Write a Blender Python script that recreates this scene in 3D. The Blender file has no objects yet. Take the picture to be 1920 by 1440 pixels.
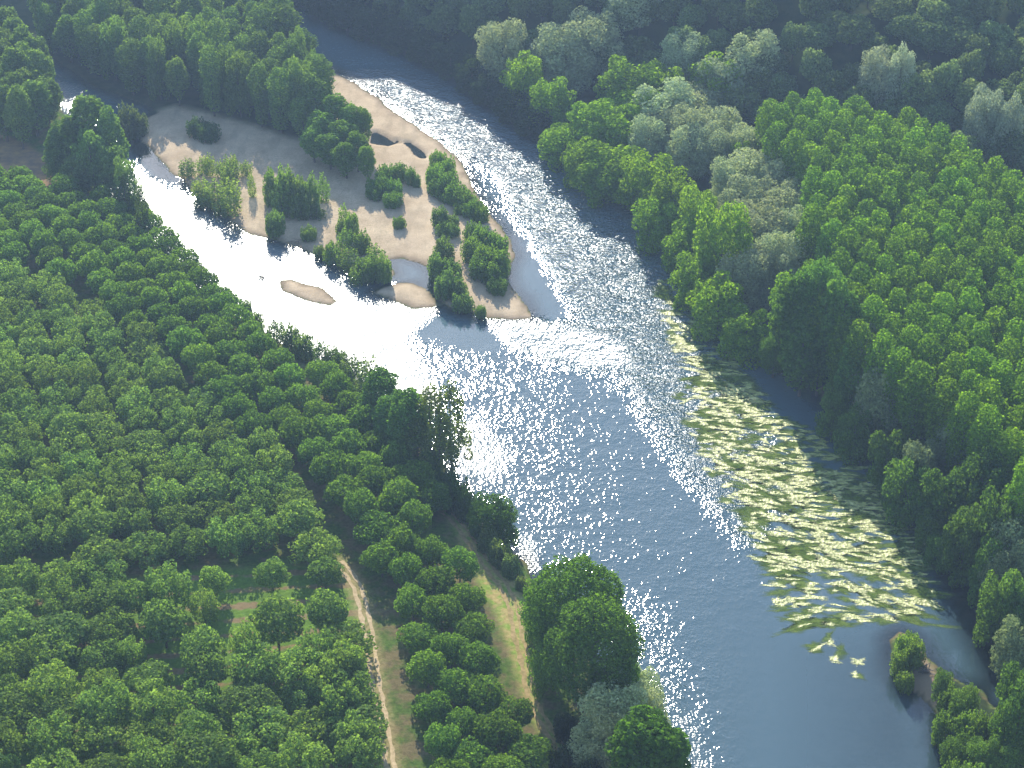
import bpy, math, random
import numpy as np
from mathutils import Vector

# ------------------------------------------------------------------ camera, world, sun
scene = bpy.context.scene
COL = scene.collection
CAM_H, PITCH, FPX = 230.0, 30.0, 3704.0
cam_d = bpy.data.cameras.new('camera')
cam = bpy.data.objects.new('camera', cam_d); COL.objects.link(cam)
cam.location = (0, 0, CAM_H)
cam.rotation_euler = (math.radians(90 - PITCH), 0, 0)
cam_d.sensor_width = 36; cam_d.lens = 36 * FPX / 1920
cam_d.clip_start = 1; cam_d.clip_end = 9000
scene.camera = cam

SUN_EL, SUN_AZ = math.radians(27.8), math.radians(-8.3)      # azimuth from +Y towards +X
world = bpy.data.worlds.new("World"); scene.world = world; world.use_nodes = True
wn = world.node_tree; wn.nodes.clear()
sky = wn.nodes.new('ShaderNodeTexSky'); sky.sky_type = 'NISHITA'; sky.sun_disc = False
sky.sun_elevation = SUN_EL; sky.sun_rotation = SUN_AZ; sky.altitude = 200; sky.dust_density = .45
bg = wn.nodes.new('ShaderNodeBackground'); bg.inputs[1].default_value = 0.15
wo = wn.nodes.new('ShaderNodeOutputWorld')
wn.links.new(sky.outputs[0], bg.inputs[0]); wn.links.new(bg.outputs[0], wo.inputs[0])
sun_d = bpy.data.lights.new('sun', 'SUN'); sun_d.energy = 4.6; sun_d.angle = math.radians(0.5)
sun_d.color = (1.0, 0.93, 0.80)
sun = bpy.data.objects.new('sun', sun_d); COL.objects.link(sun)
S = Vector((math.sin(SUN_AZ) * math.cos(SUN_EL), math.cos(SUN_AZ) * math.cos(SUN_EL), math.sin(SUN_EL)))
sun.rotation_euler = S.to_track_quat('Z', 'Y').to_euler()
scene.view_settings.view_transform = 'Standard'; scene.view_settings.look = 'None'
scene.view_settings.exposure = 0.95; scene.view_settings.gamma = 1
scene.cycles.use_denoising = True
scene.cycles.max_bounces = 6; scene.cycles.diffuse_bounces = 3; scene.cycles.glossy_bounces = 2
scene.cycles.transmission_bounces = 3; scene.cycles.transparent_max_bounces = 6; scene.cycles.volume_bounces = 0
scene.cycles.sample_clamp_direct = 0; scene.cycles.sample_clamp_indirect = 4
scene.cycles.caustics_reflective = False; scene.cycles.caustics_refractive = False

rnd = random.Random(7)
R = np.random.default_rng(11)
_a = math.radians(PITCH); CA, SA = math.cos(_a), math.sin(_a)

def G(x, y, z=0.0):
    """ground point at height z seen at photo pixel (x, y) of 1920 x 1440"""
    cx, cy = (x - 960) / FPX, (720 - y) / FPX
    dx, dy, dz = cx, CA + cy * SA, -SA + cy * CA
    t = (z - CAM_H) / dz
    return dx * t, dy * t

def Gs(pts, z=0.0): return np.array([G(x, y, z) for x, y in pts])

def px_of(X, Y, Z):
    f = Y * CA - (Z - CAM_H) * SA; u = Y * SA + (Z - CAM_H) * CA
    return 960 + FPX * X / f, 720 - FPX * u / f

def height_for(X, Y, ytop):
    """height at which a vertical over (X, Y) reaches image row ytop"""
    cy = (720 - ytop) / FPX
    return CAM_H + Y * (-SA + cy * CA) / (CA + cy * SA)

def ppm(X, Y, Z=2): return FPX / (Y * CA - (Z - CAM_H) * SA)

# ------------------------------------------------------------------ outlines (photo pixels, unprojected to the ground)
LEFT_BANK = [(-400,-60),(-120,40),(0,95),(60,135),(105,185),(135,240),(165,300),(195,350),(232,405),(285,455),(330,500),(378,548),
    (425,585),(470,605),(520,640),(570,668),(620,690),(670,715),(720,745),(765,790),(800,835),(830,880),(858,925),(880,960),(915,1000),
    (955,1030),(985,1062),(1008,1100),(1040,1150),(1085,1215),(1140,1290),(1200,1375),(1262,1450),(1340,1560),(1500,1800)]
ISLAND = [(-300,-90),(-60,20),(40,65),(115,120),(175,160),(235,182),(285,200),(292,212),(268,225),(228,232),(232,243),(262,262),(292,290),(318,322),
    (345,338),(362,365),(385,388),(425,405),(452,430),(470,440),(520,452),(562,465),(602,482),(640,502),(676,518),(705,528),(735,520),(742,514),
    (735,500),(732,487),(755,484),(785,494),(806,505),(812,525),(813,548),(826,566),(850,580),(880,588),(915,598),(960,600),(1000,597),
    (992,580),(978,556),(962,541),(952,520),(958,500),(966,478),(958,450),(940,425),(915,395),(893,362),(880,335),(868,305),(845,282),
    (818,262),(790,243),(760,222),(738,208),(715,188),(688,170),(655,150),(620,130),(590,115),(565,106),(530,90),(490,60),(440,10),(400,-60),(330,-200)]
LOBE = [(700,549),(722,538),(748,529),(775,530),(797,541),(815,560),(826,572),(808,579),(775,578),(738,565)]
ISLET = [(522,526),(545,524),(575,532),(608,542),(632,566),(620,573),(585,567),(550,556),(530,545)]
POOLS = [[(697,247),(706,246),(722,254),(741,267),(728,271),(706,268),(694,265)],
         [(755,264),(768,265),(782,274),(797,286),(798,294),(788,294),(776,286),(770,276)], [(743,261),(747,262),(748,267),(744,266)]]
RIGHT_BANK = [(300,-92),(500,-22),(580,20),(640,52),(760,95),(860,145),(900,180),(960,222),(1020,262),(1080,312),(1125,345),(1165,372),(1215,412),
    (1260,462),(1318,530),(1385,600),(1450,662),(1530,728),(1585,795),(1650,866),(1715,946),(1785,1026),(1838,1098),(1872,1165),(1900,1225),
    (1905,1290),(1880,1330),(1862,1330),(1838,1295),(1800,1278),(1768,1262),(1745,1240),(1728,1215),(1708,1190),(1685,1186),(1670,1200),(1672,1230),(1680,1262),
    (1700,1290),(1728,1308),(1750,1322),(1765,1350),(1772,1400),(1780,1460),(1800,1600),(1850,1900),(4200,1900),(4200,-92)]
HILL_BASE = [(-700,-190),(300,-105),(500,-35),(640,25),(760,72),(860,112),(1000,140),(1200,195),(1450,285),(1700,350),(1950,440),(2400,620),(3600,900)]

left_poly = np.vstack([Gs(LEFT_BANK), [[200,-500],[-3000,-500],[-3000,900]]])
isl_poly = Gs(ISLAND); right_poly = np.vstack([Gs(RIGHT_BANK)[:-2], [[200,-500],[3000,-500],[3000,1500],[-120,1500]]])
land_polys = [left_poly, isl_poly, Gs(LOBE), Gs(ISLET), right_poly]
pool_polys = [Gs(p, .5) for p in POOLS]

def sdf(P, poly):
    """signed distance, positive inside"""
    d2 = np.full(len(P), 1e12); inside = np.zeros(len(P), bool)
    n = len(poly)
    for i in range(n):
        a, b = poly[i], poly[(i + 1) % n]
        ab = b - a; t = np.clip(((P - a) @ ab) / max(ab @ ab, 1e-9), 0, 1)
        q = P - a - t[:, None] * ab
        d2 = np.minimum(d2, (q * q).sum(1))
        c = (a[1] > P[:, 1]) != (b[1] > P[:, 1])
        if abs(ab[1]) > 1e-12:
            inside ^= c & (P[:, 0] < ab[0] * (P[:, 1] - a[1]) / ab[1] + a[0])
    d = np.sqrt(d2); return np.where(inside, d, -d)

def vnoise(P, s, seed=0):
    r = np.random.default_rng(seed); out = np.zeros(len(P))
    for k in range(7):
        a = r.uniform(0, 6.28); f = 2 * math.pi / s * r.uniform(.6, 1.9)
        out += np.sin(f * (P[:, 0] * math.cos(a) + P[:, 1] * math.sin(a)) + r.uniform(0, 6.28))
    return out / 4

hb = Gs(HILL_BASE, 3.0)
hill_poly = np.vstack([hb, [[3000, hb[-1][1]], [3000, 3500], [-3000, 3500], [-3000, hb[0][1]]]])

def terrain(P):
    """height, and the signed distances the surfaces need"""
    wob = vnoise(P, 9, 3) * .45 + vnoise(P, 3.2, 4) * .18
    sl = sdf(P, left_poly) + wob * 1.2; sr = sdf(P, right_poly) + wob * 1.2
    si = np.maximum(np.maximum(sdf(P, isl_poly), sdf(P, land_polys[2])), sdf(P, land_polys[3])) + wob * .9
    sp = np.max([sdf(P, q) for q in pool_polys], 0)
    sh = sdf(P, hill_poly)
    s = np.maximum(np.maximum(sl, sr), si)
    z = np.where(s < 0, -1.7 * (1 - np.exp(s / 7.0)), 0.0)
    zi = .75 * (1 - np.exp(-np.maximum(si, 0) / 9.0)) + .05 * np.minimum(np.maximum(si, 0), 1)
    zb = 2.6 * (1 - np.exp(-np.maximum(np.maximum(sl, sr), 0) / 4.0))
    z = np.where(si > 0, zi, z); z = np.where(np.maximum(sl, sr) > 0, zb, z)
    z = np.where((si > 0) & (sp > -2.0), np.minimum(z, np.where(sp > 0, -.15 - .2 * np.minimum(sp, 1), -sp * .35 )), z)
    wx = np.clip((P[:, 0] + 10) / 160, 0, 1)
    k1 = 1.05 - .53 * wx; dist = np.maximum(sh, 0)
    d1 = 120 - 104 * wx
    hill = k1 * np.minimum(dist, d1) + (.46 - .10 * wx) * np.clip(dist - d1, 0, 260)
    hill = hill + vnoise(P, 55, 9) * np.clip(dist / 25, 0, 1) * 2.2
    z = np.where(sh > 0, z + hill, z)
    return z, sl, si, sr, sp, sh

# ------------------------------------------------------------------ material helpers
def M(name):
    m = bpy.data.materials.new(name); m.use_nodes = True; m.node_tree.nodes.clear()
    return m, m.node_tree
def N(nt, t, **kw):
    n = nt.nodes.new(t)
    for k, v in kw.items():
        if k.startswith('i_'):
            n.inputs[int(k[2:])].default_value = v
        else: setattr(n, k, v)
    return n
def L(nt, a, b): nt.links.new(a, b)
def noise(nt, vec, scale, detail=3, rough=.6):
    n = N(nt, 'ShaderNodeTexNoise'); n.inputs['Scale'].default_value = scale
    n.inputs['Detail'].default_value = detail; n.inputs['Roughness'].default_value = rough
    if vec is not None: L(nt, vec, n.inputs['Vector'])
    return n.outputs[0]
def ramp(nt, fac, stops):
    r = N(nt, 'ShaderNodeValToRGB'); e = r.color_ramp.elements
    while len(e) < len(stops): e.new(.5)
    for i, (p, c) in enumerate(stops):
        e[i].position = p; e[i].color = (*c, 1) if len(c) == 3 else c
    L(nt, fac, r.inputs[0]); return r.outputs[0]
def mixc(nt, fac, a, b, mode='MIX'):
    m = N(nt, 'ShaderNodeMix', data_type='RGBA', blend_type=mode)
    for sock, v in ((m.inputs[0], fac), (m.inputs[6], a), (m.inputs[7], b)):
        if isinstance(v, (int, float)): sock.default_value = v
        elif isinstance(v, tuple): sock.default_value = (*v, 1)
        else: L(nt, v, sock)
    return m.outputs[2]
def math_(nt, op, a, b=0.0, c=None):
    m = N(nt, 'ShaderNodeMath', operation=op)
    for i, v in enumerate((a, b) if c is None else (a, b, c)):
        if isinstance(v, (int, float)): m.inputs[i].default_value = v
        else: L(nt, v, m.inputs[i])
    return m.outputs[0]
def attr(nt, name): return N(nt, 'ShaderNodeAttribute', attribute_name=name).outputs['Fac']
def out(nt, sh):
    o = N(nt, 'ShaderNodeOutputMaterial'); L(nt, sh, o.inputs[0])

def leaf_material(name, trans=.4, ytint=(1.25, 1.35, .45), vr=.25):
    m, nt = M(name)
    oi = N(nt, 'ShaderNodeObjectInfo'); tc = N(nt, 'ShaderNodeTexCoord')
    geo = N(nt, 'ShaderNodeNewGeometry')
    n1 = noise(nt, tc.outputs['Object'], 1.1, 2)
    hv = ramp(nt, n1, [(.3, (.72, .78, .75)), (.7, (1.25, 1.2, 1.1))])
    col = mixc(nt, 1.0, oi.outputs['Color'], hv, 'MULTIPLY')
    isl = ramp(nt, geo.outputs['Random Per Island'], [(0, (1 - vr,) * 3), (1, (1 + vr,) * 3)])
    col = mixc(nt, 1.0, col, isl, 'MULTIPLY')
    d = N(nt, 'ShaderNodeBsdfDiffuse'); L(nt, col, d.inputs[0])
    t = N(nt, 'ShaderNodeBsdfTranslucent'); L(nt, mixc(nt, 1.0, col, ytint, 'MULTIPLY'), t.inputs[0])
    mx = N(nt, 'ShaderNodeMixShader', i_0=trans); L(nt, d.outputs[0], mx.inputs[1]); L(nt, t.outputs[0], mx.inputs[2])
    out(nt, mx.outputs[0]); return m
LEAF = leaf_material('leaf_green', .55)
LEAF_SILVER = leaf_material('leaf_silver', .4, (1.05, 1.1, .7), .12)
LEAF_OAK = leaf_material('leaf_oak', .5, (1.1, 1.15, .7))

bark, nt = M('bark')
d = N(nt, 'ShaderNodeBsdfPrincipled'); tc = N(nt, 'ShaderNodeTexCoord')
L(nt, ramp(nt, noise(nt, tc.outputs['Object'], 4, 4), [(.3, (.06, .045, .032)), (.7, (.17, .14, .11))]), d.inputs[0])
d.inputs['Roughness'].default_value = .9; out(nt, d.outputs[0])

# land
land_m, nt = M('valley_soil')
tc = N(nt, 'ShaderNodeTexCoord'); ob = tc.outputs['Object']
n_f = noise(nt, ob, 1.3, 5, .7); n_m = noise(nt, ob, .22, 4); n_c = noise(nt, ob, .05, 3)
soil = ramp(nt, n_f, [(.3, (.12, .10, .05)), (.7, (.22, .18, .09))])
grass = ramp(nt, n_f, [(.3, (.05, .085, .02)), (.7, (.12, .19, .04))])
dry = ramp(nt, n_f, [(.3, (.30, .24, .09)), (.7, (.50, .40, .17))])
base = mixc(nt, ramp(nt, n_m, [(.42, (0,)*3), (.58, (1,)*3)]), soil, grass)
sx = N(nt, 'ShaderNodeSeparateXYZ'); L(nt, ob, sx.inputs[0])
ph = math_(nt, 'MULTIPLY', math_(nt, 'ADD', sx.outputs[1], math_(nt, 'MULTIPLY', sx.outputs[0], -.10)), 2 * math.pi / 4.9)
ph = math_(nt, 'ADD', ph, math_(nt, 'MULTIPLY', n_c, 2.5))
st = ramp(nt, math_(nt, 'ADD', math_(nt, 'SINE', ph), math_(nt, 'MULTIPLY', math_(nt, 'SUBTRACT', n_m, .5), 4.5)), [(.35, (0,)*3), (1.0, (1,)*3)])
rowcol = mixc(nt, st, ramp(nt, n_f, [(.3, (.08, .15, .025)), (.7, (.17, .28, .05))]), ramp(nt, n_f, [(.3, (.19, .14, .07)), (.7, (.29, .22, .12))]))
base = mixc(nt, attr(nt, 'rows'), base, rowcol)
gs = mixc(nt, ramp(nt, noise(nt, ob, .45, 4), [(.4, (0,)*3), (.6, (1,)*3)]), dry, ramp(nt, n_f, [(.3, (.16, .24, .04)), (.7, (.28, .38, .08))]))
base = mixc(nt, attr(nt, 'strip'), base, gs)
field = mixc(nt, ramp(nt, n_m, [(.4, (0,)*3), (.65, (1,)*3)]), (.21, .15, .10), (.40, .26, .12))
base = mixc(nt, attr(nt, 'field'), base, field)
trk = math_(nt, 'MULTIPLY', attr(nt, 'track'), ramp(nt, noise(nt, ob, .9, 4, .7), [(.35, (.25,)*3), (.6, (1,)*3)]))
base = mixc(nt, trk, base, ramp(nt, n_f, [(.3, (.26, .22, .09)), (.7, (.42, .34, .17))]))
undergrowth = mixc(nt, ramp(nt, n_m, [(.4, (0,)*3), (.6, (1,)*3)]), (.03, .05, .02), (.055, .07, .03))  # dark green undergrowth, the woodland floor's own colour
base = mixc(nt, attr(nt, 'wood'), base, undergrowth)
sand = mixc(nt, ramp(nt, noise(nt, ob, .12, 4), [(.35, (0,)*3), (.65, (1,)*3)]), (.50, .38, .25), (.66, .52, .35))
sand = mixc(nt, 1.0, sand, ramp(nt, noise(nt, ob, 3.0, 4, .8), [(.3, (.72,)*3), (.7, (1.18,)*3)]), 'MULTIPLY')
mps = N(nt, 'ShaderNodeMapping'); mps.inputs['Scale'].default_value = (1, .3, 1); mps.inputs['Rotation'].default_value = (0, 0, -.75); L(nt, ob, mps.inputs[0])
sand = mixc(nt, math_(nt, 'MULTIPLY', ramp(nt, noise(nt, mps.outputs[0], .22, 5, .65), [(.48, (0,)*3), (.62, (1,)*3)]), .5), sand, (.36, .285, .19))
sand = mixc(nt, ramp(nt, noise(nt, ob, 1.9, 3, .8), [(.66, (0,)*3), (.72, (.7,)*3)]), sand, (.24, .23, .13))
wet = attr(nt, 'wet')
sand = mixc(nt, wet, sand, (.22, .165, .11))
sand = mixc(nt, math_(nt, 'MULTIPLY', attr(nt, 'tuft'), ramp(nt, n_f, [(.5, (0,)*3), (.62, (1,)*3)])), sand, (.10, .12, .04))
base = mixc(nt, attr(nt, 'sand'), base, sand)
bed = mixc(nt, ramp(nt, n_m, [(.4, (0,)*3), (.6, (1,)*3)]), (.10, .085, .045), (.06, .06, .03))
base = mixc(nt, attr(nt, 'bed'), base, bed)
d = N(nt, 'ShaderNodeBsdfDiffuse'); L(nt, base, d.inputs[0])
bm_ = N(nt, 'ShaderNodeBump'); bm_.inputs['Strength'].default_value = .5; bm_.inputs['Distance'].default_value = .25
L(nt, n_f, bm_.inputs['Height']); L(nt, bm_.outputs[0], d.inputs['Normal']); out(nt, d.outputs[0])

# ------------------------------------------------------------------ terrain sheet, cut into named surfaces
def axis(lo, hi, step, far_lo, far_hi):
    core = np.arange(lo, hi + step, step); a, b = [], []
    d, v = step, lo
    while v > far_lo: d *= 1.22; v -= d; a.append(v)
    d, v = step, core[-1]
    while v < far_hi: d *= 1.22; v += d; b.append(v)
    return np.array(a[::-1] + list(core) + b)
xs = axis(-190, 190, .8, -2600, 2600); ys = axis(238, 700, .9, -400, 3400)
GX, GY = np.meshgrid(xs, ys); P = np.stack([GX.ravel(), GY.ravel()], 1)
Z, sl, si, sr, sp, sh = terrain(P)
nx, ny = len(xs), len(ys)
def inpoly(Pn, pts, z=2.5, soft=1.5):
    return np.clip(sdf(Pn, Gs(pts, z)) / soft + .5, 0, 1)
A = {}
A['sand'] = np.clip(np.maximum(si / .5, 0), 0, 1)
beach = inpoly(P, [(1140,340),(1175,352),(1225,400),(1215,412),(1165,374)], .5, 1)
spit = inpoly(P, [(1700,1190),(1722,1200),(1762,1290),(1762,1330),(1690,1290),(1712,1240)], .5, 1)
A['sand'] = np.maximum(A['sand'], np.maximum(beach, spit))
A['wet'] = np.clip(1.15 - np.maximum(si + vnoise(P, 5, 21) * .8, 0) / 2.2, 0, 1) * .75 + np.where(si > 0, np.clip(1 + sp / .8, 0, 1), 0) * .6
A['wet'] = np.clip(A['wet'], 0, 1)
A['tuft'] = .25 * inpoly(P, [(330,290),(470,280),(620,310),(740,420),(740,500),(640,490),(520,450),(430,400)], .5, 4)
A['bed'] = (np.maximum(np.maximum(sl, sr), si) < 0).astype(float)
STRIP = [(812,945),(850,955),(880,985),(905,1015),(935,1050),(975,1095),(988,1130),(982,1180),(1000,1240),(1012,1300),(1020,1345),(1075,1400),(1090,1440),(1050,1440),(1010,1370),
         (985,1330),(975,1290),(958,1230),(940,1180),(925,1140),(905,1110),(890,1080),(868,1030),(855,995),(830,965)]
A['strip'] = inpoly(P, STRIP)
A['strip'] = np.maximum(A['strip'], .8 * inpoly(P, [(380,540),(470,600),(600,700),(690,760),(700,790),(640,740),(560,680),(440,600)], 2.5, 3))
A['rows'] = inpoly(P, [(-200,1060),(230,1085),(420,1065),(640,1060),(668,1100),(692,1180),(715,1330),(730,1460),(-200,1600)], 2.5, 2)
A['field'] = inpoly(P, [(-300,160),(-20,240),(50,270),(120,320),(150,350),(120,375),(60,365),(-20,350),(-300,420)], 2.5, 2)
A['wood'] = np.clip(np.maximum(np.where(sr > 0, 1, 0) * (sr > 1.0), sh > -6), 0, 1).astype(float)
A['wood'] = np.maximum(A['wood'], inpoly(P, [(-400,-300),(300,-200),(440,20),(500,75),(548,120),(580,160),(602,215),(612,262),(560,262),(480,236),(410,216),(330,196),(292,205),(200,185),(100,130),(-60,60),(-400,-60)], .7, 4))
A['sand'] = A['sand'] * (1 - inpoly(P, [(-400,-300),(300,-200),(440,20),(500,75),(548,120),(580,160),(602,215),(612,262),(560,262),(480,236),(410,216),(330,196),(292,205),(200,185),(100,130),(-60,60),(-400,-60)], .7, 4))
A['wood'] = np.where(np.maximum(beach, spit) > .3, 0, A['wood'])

TR = [(628,1052),(645,1068),(662,1090),(674,1115),(682,1150),(690,1190),(696,1230),(702,1270),(708,1310),(716,1345),(722,1385),(730,1430),(742,1500)]
_t = Gs(TR, 2.5); _d = np.full(len(P), 1e9)
for _i in range(len(_t) - 1):
    _ab = _t[_i + 1] - _t[_i]; _u = np.clip(((P - _t[_i]) @ _ab) / (_ab @ _ab), 0, 1); _d = np.minimum(_d, np.hypot(*(P - _t[_i] - _u[:, None] * _ab).T))
A['track'] = np.clip(1.5 - _d / 1.9, 0, 1)
fi, fj = np.meshgrid(np.arange(nx - 1), np.arange(ny - 1)); v0 = (fj * nx + fi).ravel()
Q = np.stack([v0, v0 + 1, v0 + nx + 1, v0 + nx], 1)
def fc(a): return a[Q].mean(1)
f_si, f_s, f_sh = fc(si), fc(np.maximum(np.maximum(sl, sr), si)), fc(sh)
cls = np.where(f_sh > 0, 3, np.where(f_si > -.6, 1, np.where(f_s < 0, 2, 0)))

def mesh_from(name, V, F, mat=None, smooth=False, attrs=None):
    """V (n,3), F (m,k) constant k"""
    me = bpy.data.meshes.new(name); V = np.asarray(V, 'f'); F = np.asarray(F, 'i'); k = F.shape[1]
    me.vertices.add(len(V)); me.vertices.foreach_set('co', V.ravel())
    me.loops.add(F.size); me.loops.foreach_set('vertex_index', F.ravel())
    me.polygons.add(len(F)); me.polygons.foreach_set('loop_start', np.arange(0, F.size, k, dtype='i'))
    me.polygons.foreach_set('loop_total', np.full(len(F), k, 'i'))
    me.polygons.foreach_set('use_smooth', np.full(len(F), smooth))
    for kx, a in (attrs or {}).items():
        at = me.attributes.new(kx, 'FLOAT', 'POINT'); at.data.foreach_set('value', np.asarray(a, 'f'))
    if mat: me.materials.append(mat)
    me.update(); me.validate(); return me

def ob_from(name, me, parent=None, **props):
    o = bpy.data.objects.new(name, me); COL.objects.link(o); o.parent = parent
    for k, v in props.items(): o[k] = v
    return o

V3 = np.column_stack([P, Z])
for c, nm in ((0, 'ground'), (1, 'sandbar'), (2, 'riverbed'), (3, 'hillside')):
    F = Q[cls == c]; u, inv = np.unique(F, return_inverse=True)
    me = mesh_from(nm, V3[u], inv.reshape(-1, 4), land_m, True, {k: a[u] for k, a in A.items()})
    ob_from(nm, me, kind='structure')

def gz(X, Y): return float(terrain(np.array([[X, Y]]))[0][0])
def gz_many(pts): return terrain(np.asarray(pts, float))

# ------------------------------------------------------------------ water: one sheet, wave height as a mesh attribute
wx_ = axis(-190, 190, 1.6, -2200, 2200); wy_ = axis(238, 700, 1.8, -380, 1500)
WX, WY = np.meshgrid(wx_, wy_); WP = np.stack([WX.ravel(), WY.ravel()], 1)
def zone(pts, soft=5, grow=0): return np.clip((sdf(WP, Gs(pts)) + grow) / soft + .5, 0, 1)
CHOP = zone([(640,140),(760,130),(900,170),(1010,225),(1080,270),(1180,350),(1300,480),(1350,580),(1400,720),(1450,860),(1450,960),(1400,1020),(1300,900),
   (1230,800),(1160,700),(1060,690),(960,640),(920,602),(1000,600),(1060,605),(1075,580),(1040,540),(1010,480),(985,430),(930,380),(900,330),(870,290),(830,255),(760,215),(690,165)], 8)
RIFF = zone([(215,300),(300,360),(430,405),(480,440),(560,470),(640,520),(720,550),(830,575),(800,600),(750,640),(790,690),(830,760),(760,800),(600,700),(480,620),(380,560),(280,450),(190,350)], 6)
RIFF = np.maximum(RIFF, zone([(915,600),(1000,598),(1060,612),(1160,640),(1180,690),(1080,690),(1000,660),(950,640)], 5) * .8)
RIFF = np.maximum(RIFF, zone([(845,790),(900,790),(950,860),(930,900),(860,880)], 6) * .75)
RIFF = np.maximum(RIFF, zone([(110,150),(160,160),(165,200),(120,195)], 4))
CALM = np.maximum(zone([(945,440),(985,440),(1020,500),(1050,560),(1070,590),(1040,605),(1000,596),(960,540)], 4),
                  zone([(820,575),(920,600),(960,650),(900,660),(820,640),(760,625),(800,600)], 7))
CALM = np.maximum(CALM, zone([(872,310),(895,350),(950,430),(975,470),(960,380),(930,320)], 4) * .8)
CALM = np.maximum(CALM, zone([(1380,1150),(1680,1180),(1800,1120),(1900,1240),(1860,1320),(1740,1250),(1780,1460),(1400,1460)], 20))
CALM = np.maximum(CALM, zone([(225,230),(290,280),(370,370),(440,420),(400,400),(330,350),(270,330)], 3))
for q_ in POOLS[:2] + [[(730,480),(815,490),(830,560),(800,550),(770,525),(735,518)]]:
    CALM = np.maximum(CALM, zone(q_, 2, 2.6)); RIFF = RIFF * (1 - zone(q_, 2, 2.6))
CALM = np.maximum(CALM, .8 * zone([(200,-150),(600,-60),(700,60),(860,120),(960,200),(1040,262),(980,225),(900,185),(800,150),(700,128),(640,128),(560,100),(450,30)], 4))
CALM = np.clip(CALM, 0, 1)
nxw, nyw = len(wx_), len(wy_)
fi, fj = np.meshgrid(np.arange(nxw - 1), np.arange(nyw - 1)); v0 = (fj * nxw + fi).ravel()
WQ = np.stack([v0, v0 + 1, v0 + nxw + 1, v0 + nxw], 1)
CHOP = np.maximum(CHOP, .3 * zone([(1170,1130),(1230,1120),(1300,1250),(1350,1400),(1370,1480),(1280,1480),(1230,1350),(1180,1220)], 8))
CHOP = np.maximum(CHOP, .06 * zone([(700,640),(1000,640),(1060,760),(1100,900),(1120,1000),(1180,1130),(1000,1060),(880,900),(860,780)], 18))
RIFF = np.maximum(RIFF, .9 * zone([(972,1000),(1002,1015),(1012,1072),(985,1072)], 2))
RIFF = np.maximum(RIFF, .6 * zone([(1272,1345),(1310,1360),(1335,1470),(1290,1460)], 3))
CHOP = CHOP * (1 + .45 * np.clip((WP[:, 0] - 15) / 25, 0, 1))
chop = np.clip(.17 + .95 * CHOP - .10 * RIFF, 0, 3) * (1 - .97 * CALM)

water_m, nt = M('river_water')
tc = N(nt, 'ShaderNodeTexCoord'); ob = tc.outputs['Object']
mp = N(nt, 'ShaderNodeMapping'); mp.inputs['Scale'].default_value = (1, .62, 1); mp.inputs['Rotation'].default_value = (0, 0, .5); L(nt, ob, mp.inputs[0])
a_ch, a_rf = attr(nt, 'chop'), attr(nt, 'riffle')
n1 = noise(nt, mp.outputs[0], .85, 2, .55); n2 = noise(nt, mp.outputs[0], 1.9, 0, .5)
patch = ramp(nt, noise(nt, ob, .16, 4, .7), [(.36, (.25,)*3), (.66, (1.6,)*3)])
amp = math_(nt, 'MULTIPLY', a_ch, patch)
h = math_(nt, 'MULTIPLY', math_(nt, 'ADD', math_(nt, 'MULTIPLY', n1, .72), math_(nt, 'MULTIPLY', n2, .26)), math_(nt, 'ADD', amp, .02))
rp = N(nt, 'ShaderNodeTexWave', wave_type='BANDS', bands_direction='Y'); rp.inputs['Scale'].default_value = .45; rp.inputs['Distortion'].default_value = 2.5
rp.inputs['Detail'].default_value = 1; L(nt, ob, rp.inputs['Vector'])
h = math_(nt, 'ADD', h, math_(nt, 'MULTIPLY', math_(nt, 'MULTIPLY', math_(nt, 'ADD', math_(nt, 'MULTIPLY', rp.outputs[0], .5), n2), a_rf), .10))
bp = N(nt, 'ShaderNodeBump'); bp.inputs['Strength'].default_value = 1; bp.inputs['Distance'].default_value = 1.0; L(nt, h, bp.inputs['Height'])
gl = N(nt, 'ShaderNodeBsdfGlossy', distribution='BECKMANN'); L(nt, bp.outputs[0], gl.inputs['Normal'])
L(nt, math_(nt, 'ADD', math_(nt, 'MULTIPLY', a_rf, .32), math_(nt, 'ADD', math_(nt, 'MULTIPLY', a_ch, .15), .095)), gl.inputs['Roughness'])
gl.inputs[0].default_value = (.95, .98, 1, 1)
body = N(nt, 'ShaderNodeBsdfDiffuse'); body.inputs[0].default_value = (.085, .15, .185, 1)
tr = N(nt, 'ShaderNodeBsdfTransparent'); tr.inputs[0].default_value = (.75, .82, .74, 1)
deep = ramp(nt, attr(nt, 'depth'), [(0, (.05,)*3), (1, (.8,)*3)])
mb = N(nt, 'ShaderNodeMixShader'); L(nt, deep, mb.inputs[0]); L(nt, tr.outputs[0], mb.inputs[1]); L(nt, body.outputs[0], mb.inputs[2])
fr = N(nt, 'ShaderNodeFresnel'); fr.inputs[0].default_value = 1.38; L(nt, bp.outputs[0], fr.inputs['Normal'])
ms = N(nt, 'ShaderNodeMixShader'); L(nt, math_(nt, 'MINIMUM', math_(nt, 'MULTIPLY', fr.outputs[0], 1.25), 1.0), ms.inputs[0]); L(nt, mb.outputs[0], ms.inputs[1]); L(nt, gl.outputs[0], ms.inputs[2])
out(nt, ms.outputs[0])
_, wsl, wsi, wsr, wsp, wsh = terrain(WP)
wsd = -np.maximum(np.maximum(wsl, wsr), wsi)
SHALLOW = np.maximum(zone([(215,232),(262,250),(325,325),(335,345),(290,335),(240,280)], 3), zone([(1700,990),(1790,1030),(1880,1170),(1910,1300),(1840,1290),(1800,1200),(1740,1080)], 6))
SHALLOW = np.maximum(SHALLOW, .5 * zone([(1560,1240),(1700,1180),(1780,1240),(1780,1480),(1560,1480)], 22))
depth = np.clip(wsd / 4.5 - .02, 0, 1) * (1 - .97 * SHALLOW)
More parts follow.
